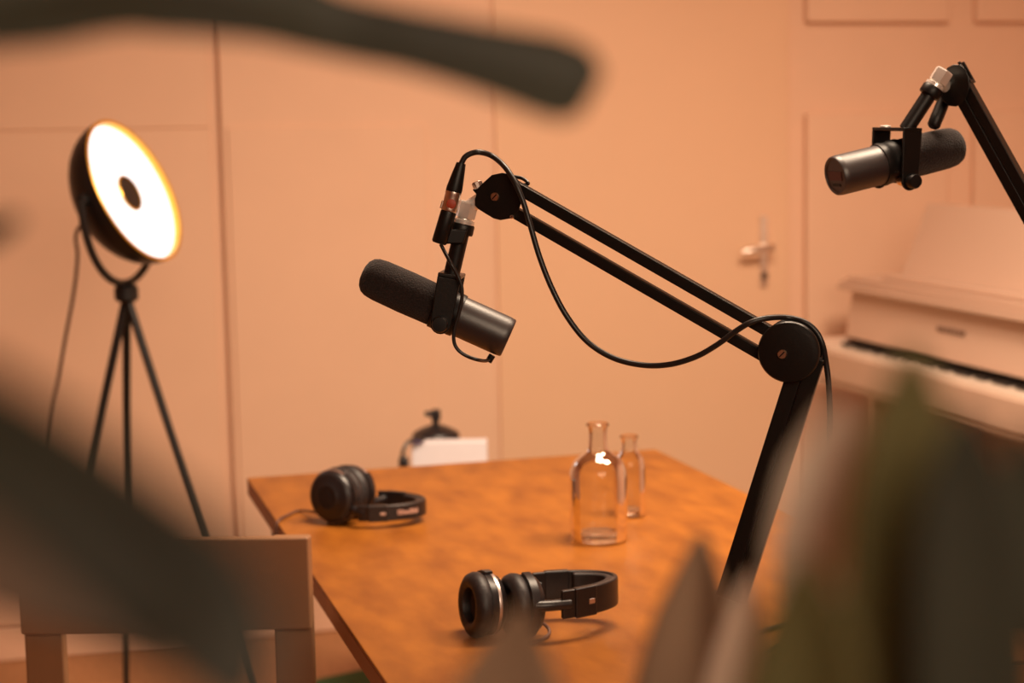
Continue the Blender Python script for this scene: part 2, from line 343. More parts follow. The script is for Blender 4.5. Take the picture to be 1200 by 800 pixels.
# --- microphone builder
def microphone(label, grp, C, a, pvt, q, piv, side, stem_h, soff=.024, stem_dir=None, r=.0262):
    """a = axis towards the foam end, pvt = pivot axis (towards viewer), q = yoke direction (up)"""
    a = a.normalized(); pv = (pvt - a * pvt.dot(a)).normalized(); up = pv.cross(a)
    if up.z < 0: up = -up
    q = (q - pv * q.dot(pv)).normalized(); yw = q.cross(pv).normalized()
    pc = C + a * piv[0] + up * piv[1]
    t = thing('microphone', label, 'microphone', C, grp)
    # body (rear part), towards -a
    bd = obj('body', lathe(BM(), C, -a, [(.000, 0), (.000, r - .001), (.020, r), (.088, r), (.0945, r - .0006), (.096, r - .002), (.096, r - .004), (.0945, r - .005), (.0945, 0)], 48), 'micbody', t)
    obj('rear_label', obox(BM(), C - a * .0950, pv, up, a, (.030, .012, .0008)), 'label', bd)
    obj('rear_slot', obox(BM(), C - a * .0950 - up * .012, pv, up, a, (.018, .003, .0010)), 'arm_rubber', bd)
    obj('collar', lathe(BM(), C, a, [(-.030, r - .001), (-.030, r + .0016), (-.024, r + .0022), (-.020, r + .0010), (-.010, r + .0010), (-.008, r + .0024), (.001, r + .0024), (.002, r - .001)], 48, close=True), 'arm_rubber', t)
    obj('windscreen', lathe(BM(), C, a, [(.0022, 0), (.0022, r + .0006), (.04, r + .0012), (.075, r + .0006), (.086, r - .0008), (.092, r - .0035), (.0965, r - .009), (.0985, r - .015), (.099, 0)], 48), 'foam', t)
    # yoke
    hw = .034; ln = stem_h
    yk = BM()
    for s in (-1, 1):
        pl = []
        b0 = pc + pv * (hw * s)
        for ang in range(0, 181, 20):
            th = math.radians(180 + ang); pl.append(b0 + yw * math.cos(th) * .0125 + q * math.sin(th) * .0125)
        pl += [b0 + yw * .014 + q * ln, b0 - yw * .014 + q * ln]
        prism(yk, pl, pv * (.0035 * s))
    obox(yk, pc + q * (ln + .002), pv, yw, q, (2 * hw + .007, .028, .0045))
    yo = obj('yoke', yk, 'arm', t, bevel=.0012)
    for s in (-1, 1):
        k = lathe(BM(), pc + pv * ((hw + .0035) * s), pv * s, [(0, 0), (0, .0085), (.003, .0098), (.011, .0098), (.0135, .0085), (.014, 0)], 24)
        obj('pivot_knob', k, 'arm_rubber', t)
        bs = lathe(BM(), pc + pv * ((r - .010) * s), pv * s, [(0, 0), (0, .007), (hw - r + .010, .007), (hw - r + .010, 0)], 20); obj('pivot_pin', bs, 'satin', t)
    sb = pc + q * (ln + .004) + pv * (soff * side)
    sd = (stem_dir or q).normalized()
    obj('stem', lathe(BM(), sb - sd * .003, sd, [(0, 0), (0, .0098), (.052, .0098), (.052, .0135), (.0535, .0142), (.063, .0142), (.0645, .0132), (.0645, 0)], 32), 'arm_rubber', t)
    obj('nut', lathe(BM(), pc + q * (ln + .004) - pv * (.027 * side), q, [(0, 0), (0, .0075), (.0022, .0075), (.003, .006), (.003, 0)], 12), 'chrome', t, angle=20)
    return t, sb + sd * .0615, sd

# near microphone: axis pixels measured on the photograph, level with the arm's end joint
dT = (A(556, 258) - CP).dot(HV)
dm = dT + .002
mL, mR = P(422.5, 318.5, dm + .006), P(601, 398.5, dm - .006)
mC = (mL + mR) * .5; ma = (mL - mR)
rr = .5 * 50.5 * dm / F
q1 = (RV * .20 + UP * .98)
mic1, stop1, sd1 = microphone('black broadcast microphone hanging at a slant from the boom arm, foam end raised', 'broadcast microphones',
                              mC, ma, -HV + RV * .02, q1, (-.0150, -.0140), 1, .056, soff=.004, stem_dir=RV * .25 + UP * .968, r=rr - .0012)
# chrome swivel on the arm end
nb = A(550, 243)
ax = (stop1 - nb); 
obj('swivel_nut', lathe(BM(), stop1 + sd1 * .0005, sd1, [(0, 0), (0, .0128), (.004, .0128), (.0055, .009), (.008, .0085)], 28), 'chrome', arm)
hx = stop1 + sd1 * .0075
obj('swivel_block', lathe(BM(), hx, sd1, [(0, 0), (0, .0120), (.002, .0125), (.018, .0125), (.020, .0115), (.020, 0)], 6), 'chrome', arm, angle=20)
hx2 = hx + sd1 * .012
obj('swivel_pin', cyl(BM(), hx2, A(566, 232), .0085, n=20), 'chrome', arm)
ts = A(561, 216); 
obj('thumb_screw', lathe(BM(), A(563, 226), A(558, 212) - A(563, 226), [(0, 0), (0, .0035), (.006, .0035), (.006, .006), (.0135, .0065), (.0145, .005), (.0145, 0)], 10), 'satin', arm, angle=20)

# short lead of the microphone itself
lead = [(516.5, 286), (520, 293), (528, 308), (536, 322), (541, 336), (541, 352), (537, 370), (532.5, 386), (532, 400), (537, 410), (547, 417), (560, 421.5), (570, 422.5), (576, 418)]
dl = dm - .050
def lk(i):
    return dl + (.012 if i < 2 else 0) + (.030 if i > 11 else 0) + (.018 if i == 13 else 0)
obj('pigtail_lead', tube(BM(), [P(x, y, lk(i)) for i, (x, y) in enumerate(lead)], .0022, 10), 'cable', mic1)
sk = P(577, 416, dm - .008)
obj('lead_socket', cyl(BM(), sk, sk - UP * .003 + (P(570, 423, dm - .008) - sk).normalized() * .007, .0042, n=16), 'arm_rubber', mic1)
# connector clipped to the stem (part of the microphone's lead)
cd = dm - .020
c0, c1, c2, c3 = P(514.5, 285, cd), P(526, 247.5, cd), P(531.5, 225, cd), P(540.5, 191, cd)
cdir = (c1 - c0).normalized()
Lx = (c1 - c0).length
obj('connector_shell', lathe(BM(), c0, c1 - c0, [(0, 0), (0, .0080), (.002, .0094), (Lx - .002, .0096), (Lx, .009), (Lx, 0)], 28), 'arm_rubber', mic1)
bm = BM(); cc = P(534, 277, cd + .004); obox(bm, cc, RV, HV, cdir, (.024, .010, .018)); obj('connector_clip', bm, 'arm_rubber', mic1, bevel=.002)

cab = thing('microphone_cable', 'long black cable with a nickel plug looping along the boom arm', 'cable', c1)
Lm = (c2 - c1).length
obj('plug_ring', lathe(BM(), c1 + cdir * .0006, c2 - c1, [(0, 0), (0, .0098), (.0015, .0101), (.005, .0096), (Lm - .004, .0096), (Lm - .002, .0099), (Lm, .0096), (Lm, 0)], 32), 'satin', cab)
dn = (P(600, 380, 2) - P(600, 400, 2))
pdot = P(529, 238.5, cd) - HV * .0097
obj('colour_dot', lathe(BM(), pdot + HV * .001, -HV, [(-.002, 0), (-.002, .0058), (.0008, .0058), (.0012, .005), (.0012, 0)], 24), 'dot', cab)
obj('latch', obox(BM(), P(518.5, 239, cd), RV, HV, cdir, (.004, .006, .010)), 'satin', cab, bevel=.001)
Lb = (c3 - c2).length
obj('plug_boot', lathe(BM(), c2, c3 - c2, [(0, 0), (0, .0096), (.004, .0098), (Lb * .5, .0082), (Lb - .001, .0058), (Lb, .0054), (Lb, 0)], 28), 'arm_rubber', cab)
cl = [(540.5, 192, cd), (545, 184, cd), (553, 179.5, cd), (563, 178.5, cd), (577, 183, cd + .01), (592, 196, cd - .01), (604, 215, 'a'), (613, 236, 'a'), (622, 266, 'a'), (632, 300, 'a'), (646, 336, 'a'), (664, 370, 'a'), (688, 400, 'a'), (718, 419, 'a'), (752, 427.5, 'a'), (784, 427, 'a'), (815, 418, 'a'), (840, 404, 'a'), (862, 388, 'a'), (880, 377.5, 'a'),
      (900, 372.5, 'b'), (922, 372, 'c'), (942, 377, 'c'), (956, 388, 'c'), (964, 404, 'c'), (968, 425, 'd'), (971, 450, 'd'), (972.5, 485, 'd'), (972, 520, 'd')]
off = {'a': -.026, 'b': -.018, 'c': -.0, 'd': .004}
cp_ = [P(*c) if not isinstance(c[2], str) else A(c[0], c[1], off[c[2]]) for c in cl]
e_ = cp_[-1]
cp_ += [e_ + V((.002, 0, -.12)), V((e_.x - .03, e_.y + .02, TZ + .06)), V((e_.x - .08, e_.y + .09, TZ + .004)), V((1.0, FOOT.y + .20, TZ + .0036)), V((.88, FOOT.y + .16, TZ + .0036)), V((.80, FOOT.y + .05, TZ + .0036))]
obj('cord', tube(BM(), cp_, .0034, 12, 8), 'cable', cab)

# --- far boom arm with its microphone, clamped on the table's long side
th = math.radians(38)
ES2 = (RV * math.cos(th) - HV * math.sin(th)).normalized(); ET2 = UP.cross(ES2)
if ET2.dot(HV) < 0: ET2 = -ET2
J0 = P(1117, 97, 2.30)
def B(x, y, t=0): return PPL(x, y, J0 + ET2 * t, ET2)
bd2 = (B(1200, 235) - B(1131, 111)).normalized()
s0 = B(1128, 104); EL = s0 + bd2 * .385
foot2 = V((TX1 - .022, 0, TZ + .085)); k = (foot2.x - EL.x) / ES2.x; foot2 = EL + ES2 * k; foot2.z = TZ + .085
arm2 = thing('boom_arm', 'black boom arm rising past the piano, holding the microphone with pale-lit body', 'boom arm', (foot2.x, foot2.y, TZ), 'microphone boom arms')
bn2 = bd2.cross(ET2).normalized()
for s in (-1, 1):
    obj('upper_bar', beam(BM(), s0 + bn2 * .0069 * s - bd2 * .008, EL + bn2 * .0069 * s, bn2, .0085, .0066), 'arm', arm2, bevel=.0012)
ld = (foot2 - EL).normalized(); ln2 = ld.cross(ET2).normalized()
for s in (-1, 1):
    obj('lower_bar', beam(BM(), EL + ln2 * .0095 * s, foot2 + ln2 * .0095 * s, ln2, .0085, .0088), 'arm', arm2, bevel=.0012)
for t in (-.021, .013):
    s = -1 if t < 0 else 1
    obj('elbow_plate', lathe(BM(), EL + ET2 * (t + .004), ET2 * s, [(-.004, 0), (-.004, .034), (-.002, .0355), (.0015, .0355), (.0035, .034), (.0046, .027), (.0046, 0)], 48), 'arm', arm2)
obj('elbow_hub', cyl(BM(), EL - ET2 * .014, EL + ET2 * .014, .026, n=32), 'arm', arm2)
ol2 = [(1100, 104), (1100, 95), (1104, 86), (1110, 79), (1117, 75.5), (1125, 76), (1131, 81), (1135, 90), (1136, 102), (1133, 112), (1128, 120), (1120, 125), (1111, 124), (1104, 118), (1100, 111)]
for t in (-.0125, .0095): plate('end_plate', ol2, t, .003, arm2, B, ET2)
obj('end_hub', cyl(BM(), B(1118, 100) - ET2 * .0092, B(1118, 100) + ET2 * .0092, .018, n=28), 'arm', arm2)
screw('screw', B(1108, 101, -.0127), -ET2, .0052, arm2)
bm = BM()
hk = B(1131, 91)
for a_, b_ in ((-1, -1), (1, -1)):
    pass
obox(bm, B(1130, 84), bd2, ET2, bn2, (.030, .004, .004)); obox(bm, B(1130, 84) + ET2 * .012, bd2, ET2, bn2, (.030, .004, .004)); obox(bm, B(1130, 84) + ET2 * .006 + bd2 * .015, bd2, ET2, bn2, (.004, .016, .004))
obj('cable_hook', bm, 'arm', arm2, bevel=.001)
bm = BM(); obox(bm, foot2 + UP * .004, ln2, ET2, ld, (.044, .026, .036)); obj('foot_joint', bm, 'arm', arm2, bevel=.003)
obj('foot_post', cyl(BM(), (foot2.x, foot2.y, TZ + .0122), (foot2.x, foot2.y, foot2.z - .004), .0095), 'satin', arm2)
clamp(arm2, foot2, V((TX1, foot2.y, TZ)), V((-1, 0, 0)))

d2 = 2.30
rear, front = P(966, 209.5, d2 - .038), P(1134, 167.5, d2 + .040)
C2 = (rear + front) * .5; a2 = front - rear
print('mic2 length', a2.length, 'mic1 length', (mL - mR).length, 'r1', rr, 'foot', FOOT, 'foot2', foot2, 'TYN', TYN, 'elbow2', EL)
pv2 = RV * .417 - HV * .909
mic2, stop2, sd2 = microphone('broadcast microphone with pale-lit metal body and grey foam end, hung level beside the piano', 'broadcast microphones',
                              C2, a2, pv2, UP * 1.0 + RV * .05, (-.009, -.024), 1, .064, stem_dir=(P(1091, 124, d2) - P(1070, 156, d2)) , r=.0262)
obj('swivel_nut', lathe(BM(), stop2 + sd2 * .0005, sd2, [(0, 0), (0, .0128), (.004, .0128), (.0055, .009), (.008, .0085)], 28), 'chrome', arm2)
hx = stop2 + sd2 * .0075
obj('swivel_block', lathe(BM(), hx, sd2, [(0, 0), (0, .0120), (.002, .0125), (.016, .0125), (.018, .0115), (.018, 0)], 6), 'chrome', arm2, angle=20)
obj('swivel_pin', cyl(BM(), hx + sd2 * .010, B(1110, 108), .0075, n=20), 'chrome', arm2)
obj('thumb_screw', lathe(BM(), B(1103, 97), B(1094, 92) - B(1103, 97), [(0, 0), (0, .003), (.004, .003), (.004, .0055), (.010, .006), (.011, .0045), (.011, 0)], 10), 'chrome', arm2, angle=20)
kb = P(1106, 118, d2 + .02); ke = P(1094, 147, d2 + .01)
obj('connector_shell', lathe(BM(), kb, ke - kb, [(0, 0), (0, .0085), (.024, .0088), ((ke - kb).length, .0085), ((ke - kb).length + .003, .006), ((ke - kb).length + .003, 0)], 24), 'arm_rubber', mic2)

# ------------------------------------------------------------------ headphones
def headphones(label, base, bdir, cups, arc_c, arc_len, arc_half, z_band, hh, group, text=None, cord=None):
    """cups: list of (centre offset xy, axis vector (towards the pad), radius, thickness)"""
    t = thing('headphones', label, 'headphones', base, group)
    bd = V((bdir[0], bdir[1], 0)).normalized(); sd = UP.cross(bd)
    for (c, axv, r, th_) in cups:
        c = V(c); axv = V(axv).normalized()
        sh = obj('ear_cup', lathe(BM(), c - axv * th_ * .5, axv, [(0, 0), (0, r * .45), (.002, r * .50), (.003, r * .78), (.006, r * .90), (.012, r * .97), (.016, r), (th_ * .55, r), (th_ * .55, 0)], 40), 'hp', t)
        obj('trim_ring', lathe(BM(), c - axv * th_ * .5, axv, [(.0135, r * .9), (.0135, r * 1.012), (.016, r * 1.02), (.0175, r * 1.012), (.0175, r * .9)], 40, close=True), 'silver', sh)
        obj('badge', lathe(BM(), c - axv * (th_ * .5 + .001), axv, [(0, 0), (0, r * .2), (.0018, r * .2), (.0018, 0)], 24), 'hp', sh)
        obj('ear_pad', lathe(BM(), c + axv * th_ * .05, axv, [(0, r * .55), (0, r * .98), (.004, r * 1.05), (.010, r * 1.06), (.016, r * 1.0), (.020, r * .85), (.0205, r * .7), (.018, r * .58), (.012, r * .54)], 40, close=True), 'hp_pad', t)
        obj('speaker_cloth', lathe(BM(), c + axv * (th_ * .05 + .006), axv, [(0, 0), (0, r * .56), (.0015, r * .56), (.0015, 0)], 32), 'foam', t)
    # band: half ellipse in a level plane
    n = 28; ac = V(arc_c)
    pts = [ac + bd * (arc_len * math.cos(a)) + sd * (arc_half * math.sin(a)) for a in (math.pi * (-.5 + i / n) for i in range(n + 1))]
    band = obj('headband', sweep_rect(BM(), pts, UP, .0035, hh), 'hp', t, bevel=.002)
    inner = [ac + bd * ((arc_len - .008) * math.cos(a)) + sd * ((arc_half - .008) * math.sin(a)) for a in (math.pi * (-.30 + .60 * i / n) for i in range(n + 1))]
    obj('band_cushion', sweep_rect(BM(), inner, UP, .006, hh * .92), 'hp_pad', t, bevel=.003)
    for k_, i in ((0, 3), (1, n - 3)):
        p0, p1 = pts[i], pts[i + (1 if k_ == 0 else -1)]
        td = (p1 - p0).normalized(); sn = td.cross(UP)
        obj('slider', obox(BM(), p0 + td * .002, td, sn, UP, (.034, .0105, hh * 2.1)), 'hp', t, bevel=.002)
        oc = p0 + td * .010; outw = sn if sn.dot(p0 - ac) > 0 else -sn
        obj('slider_trim', obox(BM(), oc + outw * .0056, td, sn, UP, (.009, .0010, hh * .35)), 'silver', t, bevel=.0004)
    # forks joining band and cups
    for k_, (c, axv, r, th_) in enumerate(cups):
        e = pts[0] if k_ == 0 else pts[-1]; c = V(c); axv = V(axv).normalized()
        back = c - axv * (th_ * .5 - .004)
        dr_ = (e - back); dr_ -= axv * dr_.dot(axv); dr_ = dr_.normalized() if dr_.length > 1e-4 else UP
        tv = dr_.cross(axv).normalized()
        arcp = [c - axv * .004 + (dr_ * math.cos(a) + tv * math.sin(a)) * (r * 1.045) for a in (math.radians(-80 + 16 * i) for i in range(11))]
        obj('fork', sweep_rect(BM(), arcp, axv, .0025, .006), 'hp', t, bevel=.001)
        top = c - axv * .004 + dr_ * r * 1.045
        obj('hinge', tube(BM(), [top - dr_ * .004, (top + e) * .5, e + bd * .012], .0075, 10, 6), 'hp', t)
    if text:
        bm = BM(); x_ = -.020                       # pale printed marks, too small to read, wrapped round the outer face
        rnd = random.Random(3)
        for c_ in range(text):
            w_ = rnd.uniform(.0018, .0032); h_ = hh * rnd.choice((.45, .45, .62)); a0 = -.62 + x_ / ((arc_len + arc_half) * .5); a1 = a0 + w_ / ((arc_len + arc_half) * .5)
            q = [ac + bd * (math.cos(a) * (arc_len + .0043)) + sd * (math.sin(a) * (arc_half + .0043)) + UP * zz for a, zz in ((a0, -hh * .25), (a1, -hh * .25), (a1, h_ - hh * .25), (a0, h_ - hh * .25))]
            prism(bm, q, (q[0] - ac).normalized() * .0004); x_ += w_ + .0011
        obj('band_lettering', bm, 'print', band)
    if cord: obj('cord', tube(BM(), cord, .0024, 10), 'cord_brown', t)
    return t

# on the table near the far corner
z0 = TZ
hA = PZ(405, 612, TZ)
n1 = (-RV * .52 - HV * .85 + UP * .06)                      # outer face of the front cup
cupF = P(393, 586, (hA - CP).dot(HV) - .005); cupF.z = TZ + .048
rF = .0455
cupB = cupF - n1.normalized() * .064 - RV * .012; cupB.z = TZ + .046
bdirA = RV * .97 - HV * .20
acA = (cupF + cupB) * .5 + bdirA * .045; acA.z = TZ + .026
lm = PZ(322, 612, TZ)
headphones('black over-ear headphones with lettered band lying near the table corner', (hA.x, hA.y, TZ), bdirA,
           [(cupF, -n1, rF, .046), (cupB, n1, rF * .94, .046)], acA, .098, .062, 0, .0135, 'headphones on the table', text=11,
           cord=[cupF - UP * .03 - RV * .02, PZ(352, 598, TZ + .004), PZ(338, 603, TZ + .0035), V((TX0 + .003, lm.y, TZ + .0030)), V((TX0 - .004, lm.y - .008, TZ - .02)), V((TX0 - .005, lm.y - .02, TZ - .12)), V((TX0 - .004, lm.y - .03, .40)), V((TX0 + .02, lm.y, .02))])
# near the middle of the table
hB = PZ(585, 752, TZ)
dB = (hB - CP).dot(HV)
axL = (-RV * .90 - HV * .38 + UP * .05).normalized()
cL = P(567, 724, dB + .03); cL.z = TZ + .0425
cR = cL + (RV * .050 - HV * .004); cR.z = TZ + .0425
bdirB = RV * .93 + HV * .37
acB = (cL + cR) * .5 + bdirB * .052; acB.z = TZ + .048
headphones('black headphones with stacked ribbed ear cups in the middle of the table', (hB.x, hB.y, TZ), bdirB,
           [(cR, axL, .0395, .048), (cL, axL, .041, .048)], acB + RV * .01, .098, .050, 0, .019, 'headphones on the table',
           cord=[cR + RV * .02 - UP * .02, cR + RV * .035 - UP * .034, V((cR.x + .02, cR.y - .03, TZ + .003)), V((cR.x - .05, cR.y - .08, TZ + .003)), V((cR.x - .10, cR.y - .16, TZ + .003))])

# ------------------------------------------------------------------ glass carafes
def carafe(name, label, base, prof, group, water=0):
    t = thing(name, label, 'carafe', base, group)
    wt = .0022
    outer = [(z, r) for z, r in prof]; inner = [(z, max(r - wt, .001)) for z, r in prof if z > .013][::-1]
    obj('glass_wall', lathe(BM(), base, UP, outer[1:] , 48), 'glass', t)
    r0 = prof[1][1]
    obj('thick_base', lathe(BM(), base, UP, [(.0004, 0), (.0004, r0 - .004), (.003, r0 - .0012), (.012, r0 - .0012), (.014, r0 - .006), (.012, 0)], 48), 'thickglass', t)
    zt, rt = prof[-1]
    obj('rim', lathe(BM(), V(base) + UP * zt, UP, [(-.002, rt - .002), (-.002, rt + .0012), (.0005, rt + .0018), (.002, rt), (.0005, rt - .002)], 40, close=True), 'thickglass', t)
    return t
cA = PZ(702, 633, TZ); sA = (cA - CP).dot(HV) / F
carafe('carafe', 'clear glass carafe with thick base, large, in front of the small one', cA,
       [(.0, .0), (.0005, .040), (.004, 33.5 * sA), (.03, 34.5 * sA), (.100, 34.5 * sA), (.118, 33 * sA), (.130, 29 * sA), (.138, 23 * sA), (.143, 17 * sA), (.148, 13 * sA), (.155, 11.3 * sA), (.172, 10.5 * sA), (.184, 11.2 * sA), (.190, 12.5 * sA)], 'glass carafes')
cB = PZ(738, 604, TZ); sB = (cB - CP).dot(HV) / F
carafe('carafe', 'small clear glass carafe standing behind the large one', cB,
       [(.0, .0), (.0005, .022), (.004, 19 * sB), (.03, 19.5 * sB), (.085, 18.5 * sB), (.098, 17 * sB), (.108, 13 * sB), (.114, 9.5 * sB), (.122, 8.5 * sB), (.134, 9 * sB), (.138, 10 * sB)], 'glass carafes')

# ------------------------------------------------------------------ floor lamp
LD = 3.78
def LP(x, y, o=0): return P(x, y, LD + o)
lc = LP(157.5, 223.5); hubp = LP(148, 338)
lamp = thing('floor_lamp', 'black tripod floor lamp with glowing round dish against the wall', 'floor lamp', (hubp.x, hubp.y, 0))
psi = math.radians(63.5)
vw = (lc - CP).normalized(); vr = vw.cross(UP).normalized(); vu = vr.cross(vw)
ln_ = (vr * .906 + vu * .42) * math.sin(psi) - vw * math.cos(psi); ln_.normalize()
R_ = 89 * LD / F
hd = R_ * .72
prof = [(-hd, 0)] + [(-hd * math.cos(a), R_ * math.sin(a)) for a in (math.radians(8 * i) for i in range(1, 12))] + [(0, R_)]
profi = [(t_ * .97 + .0, r_ * .975) for t_, r_ in prof][::-1]
dish = obj('dish', lathe(BM(), lc, ln_, prof + [(.003, R_ * .995), (.0, R_ * .975)] + profi[1:], 64), 'lampblack', lamp)
obj('dish_rim', lathe(BM(), lc, ln_, [(-.012, R_ * .965), (-.004, R_ * .985), (.004, R_ * 1.004), (.006, R_ * .985), (.004, R_ * .955), (-.010, R_ * .945)], 64, close=True), 'gold', lamp)
rc_ = R_ * .235
obj('diffuser', lathe(BM(), lc - ln_ * .010, ln_, [(0, R_ * .955), (-.002, R_ * .7), (-.003, rc_ * 1.0), (-.008, rc_ * 1.0), (-.007, R_ * .72), (-.006, R_ * .955)], 64, close=True), 'lampglow', lamp)
obj('bulb_shield', lathe(BM(), lc - ln_ * .014, ln_, [(-.004, 0), (-.004, rc_ * .98), (.002, rc_ * .97), (.003, rc_ * .9), (.003, 0)], 40), 'lampcap', lamp)
obj('shield_rim', lathe(BM(), lc - ln_ * .014, ln_, [(-.002, rc_ * .985), (-.002, rc_ * 1.07), (.003, rc_ * 1.09), (.005, rc_ * 1.03), (.004, rc_ * .985)], 40, close=True), 'gold', lamp)
# pivots and U bracket
pvx = ln_.cross(UP).normalized()
pl_, pr_ = lc - ln_ * hd * .28 - pvx * R_ * 1.0, lc - ln_ * hd * .28 + pvx * R_ * 1.0
for s, q_ in ((-1, pl_), (1, pr_)):
    obj('pivot_knob', lathe(BM(), q_ - pvx * s * .006, pvx * s, [(0, 0), (0, .012), (.016, .012), (.018, .009), (.018, 0)], 20), 'lampblack', lamp)
ub = hubp + UP * .012
br = [pl_ - pvx * .010]
for i in range(1, 16):
    a = math.pi * i / 16
    m_ = (pl_ + pr_) * .5
    k_ = -math.cos(a); dz = math.sin(a)
    top = m_ + pvx * (k_ * R_ * 1.05); 
    br.append(V((top.x + (ub.x - m_.x) * dz ** 1.3, top.y + (ub.y - m_.y) * dz ** 1.3, m_.z + (ub.z - m_.z) * dz)))
br.append(pr_ + pvx * .010)
obj('bracket', tube(BM(), br, .0085, 10, 4), 'lampblack', lamp)
obj('hub', lathe(BM(), hubp - UP * .028, UP, [(0, 0), (0, .020), (.006, .026), (.030, .026), (.036, .020), (.044, .012), (.044, 0)], 28), 'lampblack', lamp)
for (x, y, dd) in ((112, 515, .02), (148.5, 540, .16), (219, 566, -.05)):
    top = hubp - UP * .015; q_ = LP(x, y, dd); d_ = (q_ - top); bot = top + d_ * ((top.z - .004) / -d_.z)
    lg = obj('leg', cyl(BM(), top, bot, .0095, .0075, 14), 'lampblack', lamp)
    obj('foot_tip', lathe(BM(), V((bot.x, bot.y, 0)), UP, [(0, 0), (0, .011), (.012, .0105), (.014, 0)], 14), 'lampblack', lg)
obj('cord', tube(BM(), [lc - ln_ * hd * .9, LP(90, 272, .1), LP(91, 300, .12), LP(87, 340, .12), (LP(76, 400, .12)), LP(68, 445, .12), LP(58, 492, .12), LP(45, 600, .12), LP(38, 720, .14), V((LP(30, 780, .2).x, LP(30, 780, .2).y, .02))], .0042, 8), 'cord_brown', lamp)

# ------------------------------------------------------------------ piano
PN0, PN1 = 3.18, 4.60
pno = thing('piano', 'white upright piano with music rest standing on the right', 'piano', (2.5, (PN0 + PN1) / 2, 0))
bodyx = 2.275
obj('key_bed', box(BM(), (2.205, PN0 + .03, .668), (2.78, PN1 - .03, .752)), 'piano', pno, bevel=.006)
obj('key_slip', box(BM(), (2.196, PN0 + .03, .690), (2.2049, PN1 - .03, .768)), 'piano', pno, bevel=.003)
for y in (PN0, PN1 - .03):
    obj('cheek', box(BM(), (2.196, y, .668), (2.80, y + .0295, .80)), 'piano', pno, bevel=.008)
nw = 52; kl = (PN1 - PN0 - .064) / nw
kme = None
for i in range(nw):
    y = PN0 + .032 + i * kl
    if kme is None:
        bm = BM(); box(bm, (2.206, y + .0005, .7525), (2.36, y + kl - .0005, .778)); o = obj('white_key', bm, 'key', pno, bevel=.001); kme = o; ky = y
    else:
        o = kme.copy(); COL.objects.link(o); o.parent = pno; o.location.y = kme.location.y + (y - ky)
bke = None
for i in range(nw - 1):
    if i % 7 in (2, 6): continue
    y = PN0 + .032 + (i + 1) * kl
    if bke is None:
        bm = BM(); box(bm, (2.252, y - .006, .7785), (2.36, y + .006, .790)); o = obj('black_key', bm, 'blackkey', pno, bevel=.001); bke = o; by = y
    else:
        o = bke.copy(); COL.objects.link(o); o.parent = pno; o.location.y = bke.location.y + (y - by)
bm = BM(); prism(bm, [(bodyx, PN0 + .03, .802), (bodyx + .018, PN0 + .03, .802), (bodyx + .040, PN0 + .03, .938), (bodyx + .022, PN0 + .03, .938)], V((0, PN1 - PN0 - .06, 0)))
fb = obj('fallboard', bm, 'piano', pno, bevel=.003)
bm = BM()
for i in range(7):
    y = 3.93 + i * .021
    obox(bm, V((bodyx + .0095, y, .878)), V((0, 1, 0)), V((.16, 0, 1)).normalized(), V((1, 0, -.16)).normalized(), (.014 if i % 2 else .011, .013, .002))
obj('maker_mark', bm, 'ink', fb)
obj('felt_strip', box(BM(), (bodyx + .03, PN0 + .031, .7905), (bodyx + .034, PN1 - .031, .8015)), 'blackkey', pno)
obj('case', box(BM(), (2.37, PN0 + .031, .753), (2.78, PN1 - .031, .938)), 'piano', pno, bevel=.004)
obj('top_lid', box(BM(), (2.262, PN0 - .005, .9385), (2.80, PN1 + .005, .952)), 'piano', pno, bevel=.004)
obj('top_moulding', box(BM(), (2.272, PN0, .9525), (2.80, PN1, .964)), 'piano', pno, bevel=.003)
obj('top_moulding', box(BM(), (2.288, PN0 + .01, .9645), (2.79, PN1 - .01, .976)), 'piano', pno, bevel=.003)
bm = BM(); mr0, mr1 = 3.30, 4.43
prism(bm, [(2.372, mr0, .9765), (2.388, mr0, .9765), (2.470, mr0, 1.186), (2.454, mr0, 1.186)], V((0, mr1 - mr0, 0)))
obj('music_rest', bm, 'piano', pno, bevel=.004)
obj('music_ledge', box(BM(), (2.318, mr0, .9765), (2.371, mr1, .990)), 'piano', pno, bevel=.003)
for y in (PN0 + .005, PN1 - .055):
    obj('side_leg', box(BM(), (2.36, y, 0), (2.72, y + .05, .667)), 'piano', pno, bevel=.006)
obj('back_panel', box(BM(), (2.70, PN0 + .056, .30), (2.718, PN1 - .056, .667)), 'piano', pno, bevel=.003)
obj('pedal_rail', box(BM(), (2.50, PN0 + .056, .09), (2.56, PN1 - .056, .16)), 'piano', pno, bevel=.004)
for dy in (-.09, 0, .09):
    obj('pedal', obox(BM(), V((2.455, (PN0 + PN1) / 2 + dy, .095)), V((1, 0, 0)), V((0, 1, 0)), UP, (.09, .028, .009)), 'gold', pno, bevel=.003)

# ------------------------------------------------------------------ stool with carton behind the table
sp = P(522, 548, 3.98)
stx, sty = sp.x, sp.y
st = thing('stool', 'dark stool beyond the far table edge carrying a white carton', 'stool', (stx, sty, 0))
STZ = .615
obj('seat', lathe(BM(), (stx, sty, STZ - .028), UP, [(0, 0), (0, .165), (.004, .17), (.024, .17), (.028, .165), (.028, 0)], 40), 'chair', st)
for a in range(4):
    an = math.radians(45 + 90 * a); q_ = V((math.cos(an), math.sin(an), 0))
    obj('leg', cyl(BM(), V((stx, sty, .0105)) + q_ * .17, V((stx, sty, STZ - .029)) + q_ * .115, .012, .014, 12), 'chair', st)
obj('foot_ring', lathe(BM(), (stx, sty, .22), UP, [(-.007, .148), (0, .155), (.007, .148), (0, .141)], 32, close=True), 'steel', st)
bL, bR = P(483, 545, 3.93), P(571, 538.5, 3.93)
bw = (bR - bL); bw.z = 0; wlen = bw.length; bw.normalize(); bdp = UP.cross(bw)
zt = P(526, 518.5, 3.93).z
bc = (bL + bR) * .5 + bdp * .025
